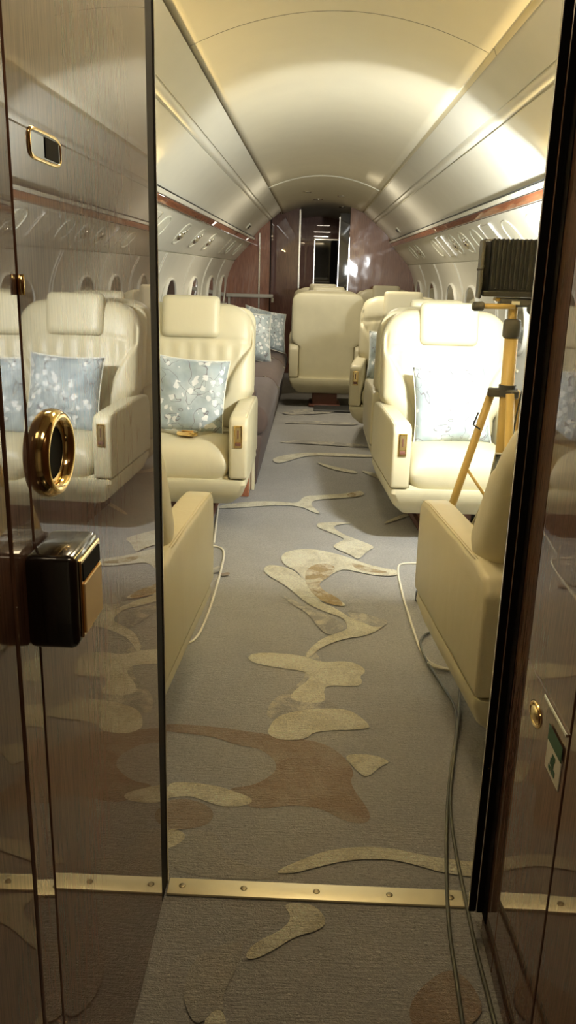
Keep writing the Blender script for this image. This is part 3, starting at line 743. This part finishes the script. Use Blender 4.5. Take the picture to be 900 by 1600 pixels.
    # hard rear panel
    bm = slab(0.650, 0.90, 0.05, 0.14, 0.06, 14, 14, 24, 40)
    for v in bm.verts:
        zz = v.co.z
        if zz < 0.42: v.co.x *= 0.785
        elif zz < 0.46: v.co.x *= 0.785+0.215*(zz-0.42)/0.04
        if zz < 0.135: v.co.y += 0.004
        if abs(zz-0.135) < 0.018 and v.co.y > 0: v.co.y -= 0.006
    bmesh.ops.transform(bm, matrix=Matrix.Translation((0, D-0.090-shift*0.8, 0.165)) @ Matrix.Rotation(-rc*0.85, 4, 'X'), verts=bm.verts)
    obj('rear_panel', bm, 'creamp', t)
    bm = slab(0.300, 0.215, 0.066, 0.10, 0.11, 9, 9, 22, 18)
    bmesh.ops.transform(bm, matrix=MB @ Matrix.Translation((0, -0.080, 0.470)), verts=bm.verts)
    obj('headrest', bm, 'cream', t)
    return t
def pillow(label, M_, size=0.40, thick=0.13, group=None):
    bm = bmesh.new(); n = 22; F, B = {}, {}
    for j in range(n+1):
        for i in range(n+1):
            u = -1+2*i/n; v = -1+2*j/n
            px = u*(1-0.07*(1-v*v)); pz = v*(1-0.07*(1-u*u))
            th = (max(0, (1-u**4))*(max(0, 1-v**4)))**0.55
            wr = 0.006*math.sin(5*u+3*v)+0.004*math.sin(9*v-4*u)
            y = thick/2*th
            F[i, j] = bm.verts.new((px*size/2, -y+wr*th, pz*size/2))
            e = i in (0, n) or j in (0, n)
            B[i, j] = F[i, j] if e else bm.verts.new((px*size/2, y+wr*th, pz*size/2))
    for j in range(n):
        for i in range(n):
            for D_, rv in ((F, 0), (B, 1)):
                vs = [D_[i, j], D_[i+1, j], D_[i+1, j+1], D_[i, j+1]]
                if rv: vs.reverse()
                if len(set(vs)) == 4:
                    try: bm.faces.new(vs).smooth = True
                    except ValueError: pass
    o = obj('throw_pillow', bm, 'pillow'); tag(o, label, 'pillow', group)
    o.matrix_world = M_
    bm = bmesh.new()
    e = [(-1, -1), (1, -1), (1, 1), (-1, 1)]
    pts = []
    for q in range(4):
        a, b_ = e[q], e[(q+1) % 4]
        for k in range(10):
            u = a[0]+(b_[0]-a[0])*k/10; v = a[1]+(b_[1]-a[1])*k/10
            pts.append((u*(1-0.07*(1-v*v))*size/2, 0, v*(1-0.07*(1-u*u))*size/2))
    pts.append(pts[0]); tube(bm, pts, 0.003, 6, cap=False)
    obj('piping', bm, 'white', o)
    return o
PI = math.pi
seats = {}
seats['A'] = make_seat('cream leather seat left of the aisle with seat belt across its cushion, facing the doorway', (-0.636, 4.16), 0, 12, (1,))
seats['B'] = make_seat('brightly lit cream leather seat behind the tripod right of the aisle, facing the doorway', (0.702, 4.11), math.radians(3.5), 12, (-1,))
seats['G'] = make_seat('reclined cream leather seat seen from behind at right, against the black door frame', (0.722, 2.15), PI+math.radians(5), 31, (), 0.10)
seats['H'] = make_seat('cream leather seat seen from behind at left, next to the glossy door edge', (-0.653, 2.14), PI-math.radians(2.5), 28, (), 0.09)
seats['I'] = make_seat('cream leather seat standing back to back behind the brightly lit seat', (0.69, 5.08), PI, 12, ())
seats['D'] = make_seat('cream leather seat with gold armrest latch, right of the turned seat in the aisle', (0.665, 6.48), math.radians(-7), 12, (-1,))
seats['C'] = make_seat('cream leather seat showing its plain back in the middle of the aisle', (0.126, 8.12), PI, 8, ())
seats['E'] = make_seat('farthest cream leather seat directly behind the turned aisle seat, only its top showing', (0.09, 9.22), 0, 12, (-1,))
seats['F'] = make_seat('farthest cream leather seat by the right wall, before the aft wood bulkhead', (0.785, 9.22), 0, 12, (-1,))
bm = bmesh.new(); bx(bm, -0.40, 0.10, -0.25, 0.52, 0.003, 0.022, 0.006, 1); obj('base_plate', bm, 'grey', seats['C'])
# seat belt of the left seat
s = seats['A']
bm = bmesh.new()
for sx in (-1, 1):
    pts = [(sx*0.245, 0.02, 0.462), (sx*0.16, -0.06, 0.470), (sx*0.05+0.04, -0.17, 0.4665), (0.045, -0.215, 0.465)]
    pts = smooth_path(pts, 2)
    for a, b_ in zip(pts, pts[1:]):
        a, b_ = Vector(a), Vector(b_); d = (b_-a).normalized(); n = Vector((-d.y, d.x, 0)).normalized()*0.020
        vs = [bm.verts.new(a-n), bm.verts.new(a+n), bm.verts.new(b_+n), bm.verts.new(b_-n)]; bm.faces.new(vs)
bmesh.ops.solidify(bm, geom=list(bm.faces), thickness=0.003)
belt = obj('seat_belt', bm, 'cream', s)
bm = bmesh.new(); bx(bm, -0.045, 0.045, -0.032, 0.032, -0.010, 0.012, 0.006, 2); bx(bm, -0.025, 0.035, -0.024, 0.024, 0.0125, 0.018, 0.003, 1)
bmesh.ops.transform(bm, matrix=Matrix.Translation((0.045, -0.225, 0.478)) @ Matrix.Rotation(math.radians(-12), 4, 'Z') @ Matrix.Rotation(math.radians(-8), 4, 'X'), verts=bm.verts)
obj('buckle', bm, 'gold', belt, 40)
def seat_pillow(key, label, x=0.0, roll=0.0, size=0.385, tilt=-16, y=-0.015, z=0.632):
    s = seats[key]
    Mx = Matrix.Translation(s.location) @ Matrix.Rotation(s.rotation_euler.z, 4, 'Z') @ Matrix.Translation((x, y, z)) @ Matrix.Rotation(math.radians(tilt), 4, 'X') @ Matrix.Rotation(math.radians(roll), 4, 'Y')
    return pillow(label, Mx, size)
seat_pillow('A', 'pale blue blossom-print pillow on the seat left of the aisle', x=0.02, roll=4)
seat_pillow('B', 'brightly lit blossom-print pillow on the seat behind the tripod', x=-0.01, roll=-2)
seat_pillow('D', 'blue pillow on the middle right seat, mostly hidden by the seat in front', x=-0.05)
seat_pillow('G', 'pillow on the reclined seat at right beside the black frame', x=0.04, y=-0.115, tilt=-36, size=0.40, z=0.645)

# ================================================================== divan on the left
dv = thing('divan', 'long brown upholstered divan along the left wall behind the cream seat', 'divan', (-0.66, 6.9, 0))
bm = bmesh.new()
prism(bm, [(-0.30, 0.0), (0.345, 0.0), (0.375, 0.30), (-0.30, 0.30)], -2.06, 1.95, 'y', 0.01, 2); obj('base', bm, 'divan', dv, 40)
bounds = [(-2.05, -0.70), (-0.69, 0.62), (0.63, 1.62)]
for a, b_ in bounds:
    bm = bmesh.new()
    prism(bm, [(-0.27, 0.301), (0.36, 0.301), (0.40, 0.33), (0.415, 0.39), (0.385, 0.46), (0.33, 0.485), (-0.27, 0.485)], a, b_, 'y', 0.03, 3)
    obj('seat_cushion', bm, 'divan', dv, 50)
    bm = slab(b_-a-0.01, 0.42, 0.20, 0.08, 0.05, 8, 6, 24, 16)
    bmesh.ops.transform(bm, matrix=Matrix.Translation((-0.17, (a+b_)/2, 0.475)) @ Matrix.Rotation(math.radians(90), 4, 'Z') @ Matrix.Rotation(math.radians(-10), 4, 'X'), verts=bm.verts)
    obj('backrest', bm, 'divan', dv)
for yy, zz in ((-2.06, 0.58), (1.64, 0.66)):
    bm = bmesh.new(); bx(bm, -0.28, 0.335, yy, yy+0.17, 0.486, zz, 0.035, 3); obj('armrest', bm, 'divan', dv, 50)
bm = bmesh.new()
for yy in (-0.695, 0.625): tube(bm, [(0.30, yy, 0.49), (0.415, yy, 0.40)], 0.006, 6)
obj('buckle', bm, 'silver', dv)
def look(loc, ang_z, tilt, roll=0): return Matrix.Translation(loc) @ Matrix.Rotation(math.radians(ang_z), 4, 'Z') @ Matrix.Rotation(math.radians(tilt), 4, 'X') @ Matrix.Rotation(math.radians(roll), 4, 'Y')
pillow('nearest pale blue pillow leaning on the brown divan', look((-0.56, 7.25, 0.70), 30, -22, 10), 0.44, 0.12, 'pillows on the divan')
pillow('pale blue pillow tilted at the far end of the brown divan', look((-0.46, 8.10, 0.70), 28, -30, 14), 0.42, 0.10, 'pillows on the divan')
pillow('pale pillow standing upright against the wall end of the divan', look((-0.80, 7.6, 0.74), 80, -12, 0), 0.42, 0.10, 'pillows on the divan')
# side cabinet between the left seat and the divan
sc = thing('side_cabinet', 'low reddish wood side cabinet between left cream seat and divan', 'cabinet', (-0.632, 4.66, 0))
bm = bmesh.new(); bx(bm, -0.25, 0.295, -0.10, 0.11, 0.0, 0.50, 0.006, 2); obj('body', bm, MAT['strip'], sc)
bm = bmesh.new(); bx(bm, 0.296, 0.315, 0.06, 0.11, 0.0, 0.52, 0.003, 1); obj('corner_post', bm, 'creamp', sc)
bm = bmesh.new(); bx(bm, -0.26, 0.31, -0.11, 0.12, 0.501, 0.52, 0.004, 1); obj('top', bm, 'creamp', sc)

# ================================================================== work light on its tripod
LX, LY, LZ = 0.695, 2.93, 1.272
tp = thing('tripod_stand', 'yellow telescopic tripod stand between the two right seats, holding the work light', 'tripod', (0.680, 2.93, 0))
bm = bmesh.new(); tube(bm, [(0.012, 0, 0.40), (0.0, 0, 1.09)], 0.0235, 14); obj('pole', bm, 'yellow', tp)
bm = bmesh.new(); tube(bm, [(0.0, 0, 1.08), (-0.004, 0, 1.168)], 0.016, 12); obj('inner_pole', bm, 'yellow', tp)
bm = bmesh.new(); tube(bm, [(0.0, 0, 1.045), (0.0, 0, 1.052), (0, 0, 1.09), (0, 0, 1.105), (0.0, 0, 1.11)], [0.026, 0.031, 0.031, 0.028, 0.02], 16); cl_ = obj('collar', bm, 'grey', tp)
hub = Vector((0.0, 0, 0.865))
bm = bmesh.new(); tube(bm, [(0.004, 0, 0.845), (0.004, 0, 0.885)], 0.030, 16)
for a in (170, 50, -70):
    ca, sa = math.cos(math.radians(a)), math.sin(math.radians(a))
    t_ = bmesh.new(); bx(t_, 0.0, 0.062, -0.016, 0.016, 0.842, 0.872, 0.005, 1); merge(bm, t_, 0, Matrix.Rotation(math.radians(a), 4, 'Z'))
obj('hub', bm, 'grey', tp, 40)
for a, L in ((146, 0.27), (32, 0.26), (-84, 0.22)):
    ca, sa = math.cos(math.radians(a)), math.sin(math.radians(a))
    foot = Vector((ca*L, sa*L, 0.012)); top = Vector((ca*0.05, sa*0.05, 0.86))
    bm = bmesh.new(); tube(bm, [top, foot], 0.0150, 10); lg = obj('leg', bm, 'yellow', tp)
    bm = bmesh.new(); tube(bm, [foot+Vector((0, 0, 0.03)), foot-Vector((0, 0, 0.010))], 0.017, 10); obj('rubber_foot', bm, 'grey', lg)
    bm = bmesh.new(); mid = top.lerp(foot, 0.34); tube(bm, [mid, (0.008, 0, 0.42)], 0.006, 8); obj('brace', bm, 'yellow', lg)
bm = bmesh.new(); tube(bm, smooth_path([(-0.088, 0.0, 0.785), (-0.090, 0.0, 0.778), (-0.103, 0.0, 0.742), (-0.099, 0.005, 0.738), (-0.074, 0.02, 0.722)], 2), 0.003, 6); obj('wire_hook', bm, 'grey', tp)
bm = bmesh.new(); bx(bm, -0.07, 0.20, -0.02, 0.02, 1.166, 1.180, 0.003, 1); tube(bm, [(-0.115, -0.04, 1.150), (-0.005, -0.03, 1.152)], 0.009, 10)
obj('crossbar', bm, 'yellow', tp)
bm = bmesh.new(); tube(bm, [(-0.150, -0.042, 1.149), (-0.143, -0.042, 1.149), (-0.115, -0.04, 1.150), (-0.110, -0.04, 1.150)], [0.010, 0.0155, 0.0155, 0.011], 14)
obj('grip', bm, 'grey', tp)
bm = bmesh.new(); bx(bm, -0.055, 0.055, -0.035, 0.02, 1.150, 1.178, 0.006, 2); tube(bm, [(0.058, -0.05, 1.145), (0.058, -0.02, 1.145)], 0.021, 14)
obj('clamp', bm, 'grey', tp)
bm = bmesh.new(); bx(bm, -0.018, 0.010, -0.0365, -0.0352, 1.158, 1.169); obj('clamp_label', bm, 'white', tp)

wl = thing('work_light', 'black finned flood work light glowing toward the far cabin, on yellow tripod', 'work light', (LX, LY, LZ), math.radians(-4))
W2, H2 = 0.140, 0.092
bm = bmesh.new(); bx(bm, -W2+0.01, W2, 0.005, 0.075, -H2+0.008, H2-0.004, 0.006, 2); obj('housing', bm, 'black', wl, 40)
bm = bmesh.new()
for k in range(17):
    x = -W2+0.036+k*(2*W2-0.042)/16
    bx(bm, x-0.0022, x+0.0022, -0.040, 0.060, -H2+0.026, H2+0.004, 0.0008, 1)
bx(bm, -W2+0.030, W2, -0.030, 0.006, -H2+0.020, H2-0.002)
for r_ in range(2): pass
obj('heat_sink', bm, 'black', wl)
bm = bmesh.new(); bx(bm, -W2+0.012, W2, -0.045, 0.01, -H2+0.002, -H2+0.020, 0.003, 1)
for k in range(9): tube(bm, [(-W2+0.045+k*0.031, -0.047, -H2+0.028), (-W2+0.058+k*0.031, -0.047, -H2+0.028)], 0.002, 6)
obj('base_rail', bm, 'black', wl)
bm = bmesh.new(); bx(bm, -W2-0.002, -W2+0.008, -0.03, 0.055, -H2-0.006, H2+0.0, 0.003, 1); bx(bm, -W2+0.008, W2, 0.0, 0.03, H2-0.002, H2+0.003)
bx(bm, W2, W2+0.012, -0.03, 0.078, -H2-0.012, H2, 0.003, 1); obj('side_bracket', bm, 'grey', wl)
bm = bmesh.new(); tube(bm, smooth_path([(-W2-0.014, -0.032, -0.004), (-W2+0.002, -0.036, -0.002), (-W2+0.006, -0.036, 0.010)], 2), 0.004, 8); obj('clip', bm, 'grey', wl)
bm = bmesh.new(); bx(bm, -W2+0.014, W2-0.006, 0.0752, 0.079, -H2+0.016, H2-0.012); obj('lens', bm, 'lens', wl)
bm = bmesh.new(); bx(bm, -W2+0.006, -W2+0.014, 0.074, 0.088, -H2+0.006, H2-0.004); bx(bm, W2-0.006, W2+0.002, 0.074, 0.088, -H2+0.006, H2-0.004)
bx(bm, -W2+0.006, W2+0.002, 0.074, 0.088, -H2+0.006, -H2+0.014); bx(bm, -W2+0.006, W2+0.002, 0.074, 0.088, H2-0.012, H2-0.004); obj('lens_frame', bm, 'black', wl)
bm = bmesh.new(); tube(bm, smooth_path([(W2-0.02, -0.03, -H2+0.02), (W2-0.04, -0.05, -H2+0.0), (0.06, -0.05, -H2-0.03), (0.055, -0.045, -0.2), (0.062, -0.04, -0.28), (0.04, -0.03, -0.38), (0.03, 0.0, -0.48), (0.02, 0.03, -0.72), (0.05, 0.02, -1.0), (0.03, -0.05, -LZ+0.01)], 3), 0.0035, 8)
obj('power_lead', bm, 'cable', wl)
# the beam itself
d = bpy.data.lights.new('work_light_flood', 'AREA'); d.shape = 'RECTANGLE'; d.size = 0.09; d.size_y = 0.06; d.energy = 39; d.color = (0.97, 1.0, 1.0); d.spread = math.radians(165)
lo = bpy.data.objects.new('work_light_flood', d); C.objects.link(lo); lo.parent = wl; lo.location = (0, 0.081, 0)
lo.rotation_mode = 'QUATERNION'; lo.rotation_quaternion = (-Vector((-0.07, 0.95, -0.28)).normalized()).to_track_quat('Z', 'Y')
d = bpy.data.lights.new('work_light_beam', 'SPOT'); d.energy = 13; d.color = (1.0, 0.985, 0.93); d.spot_size = math.radians(108); d.spot_blend = 0.10; d.shadow_soft_size = 0.05
lo = bpy.data.objects.new('work_light_beam', d); C.objects.link(lo); lo.parent = wl
lo.location = (0, 0.092, 0.0)
ax = Vector((-0.29, 0.95, 0.14)).normalized()
lo.rotation_mode = 'QUATERNION'; lo.rotation_quaternion = (-ax).to_track_quat('Z', 'Y')

# ================================================================== cables and carpet bindings
def ground(px, z=0.006): return [(*on_floor(*p), z) for p in px]
bm = bmesh.new()
tube(bm, smooth_path(ground([(672, 991), (660, 997), (655, 1010), (664, 1033), (690, 1075), (713, 1110), (713, 1150), (702, 1215), (697, 1290), (697, 1390), (702, 1470), (712, 1530), (724, 1620), (735, 1690)], 0.0085), 3), 0.0042, 8)
tag(obj('power_cable', bm, 'cable'), 'left dark cable curling by the right seat, crossing the carpet to the threshold', 'cable')
bm = bmesh.new()
tube(bm, smooth_path(ground([(745, 1052), (712, 1048), (690, 1046), (673, 1036), (664, 1025)], 0.0075), 3)[:1]+smooth_path([(*on_floor(725, 1040), 0.03), (*on_floor(717, 1075), 0.02), (*on_floor(717, 1110), 0.012), (*on_floor(712, 1170), 0.0085), (*on_floor(705, 1220), 0.0085), (*on_floor(702, 1270), 0.0085), (*on_floor(712, 1340), 0.0085), (*on_floor(726, 1410), 0.0125), (*on_floor(743, 1490), 0.0085), (*on_floor(772, 1600), 0.0085), (*on_floor(790, 1690), 0.0085)], 3), 0.0042, 8)
tag(obj('power_cable', bm, 'cable'), 'right dark cable crossing the carpet and threshold close to the black frame', 'cable')
bm = bmesh.new(); tube(bm, smooth_path(ground([(668, 1040), (680, 1047), (700, 1050), (725, 1052)], 0.0085), 3), 0.0045, 8)
tag(obj('power_cable', bm, 'cord'), 'short pale grey cable piece running under the right reclined seat', 'cable')
bm = bmesh.new(); tube(bm, smooth_path([(-0.50, 3.66, 0.004), (-0.41, 3.66, 0.004), (-0.372, 3.60, 0.004), (-0.362, 3.40, 0.004), (-0.356, 2.90, 0.004), (-0.368, 2.66, 0.004), (-0.40, 2.60, 0.004), (-0.5, 2.58, 0.004)], 3), 0.005, 8)
tag(obj('carpet_binding', bm, 'cord'), 'cream corded carpet edge beside the near left seat', 'carpet binding')
bm = bmesh.new(); tube(bm, smooth_path([(0.56, 3.52, 0.004), (0.44, 3.52, 0.004), (0.402, 3.47, 0.004), (0.395, 3.14, 0.004), (0.400, 2.80, 0.004), (0.405, 2.62, 0.004), (0.43, 2.50, 0.004), (0.56, 2.47, 0.004)], 3), 0.005, 8)
tag(obj('carpet_binding', bm, 'cord'), 'cream corded carpet edge beside the reclined right seat', 'carpet binding')
bm = bmesh.new(); tube(bm, smooth_path([(-0.487, 4.34, 0.004), (-0.475, 4.20, 0.004), (-0.455, 3.95, 0.004), (-0.435, 3.70, 0.004)], 2), 0.006, 6)
tag(obj('carpet_binding', bm, 'cord'), 'straight cream carpet edge below the left seat with the belt', 'carpet binding')
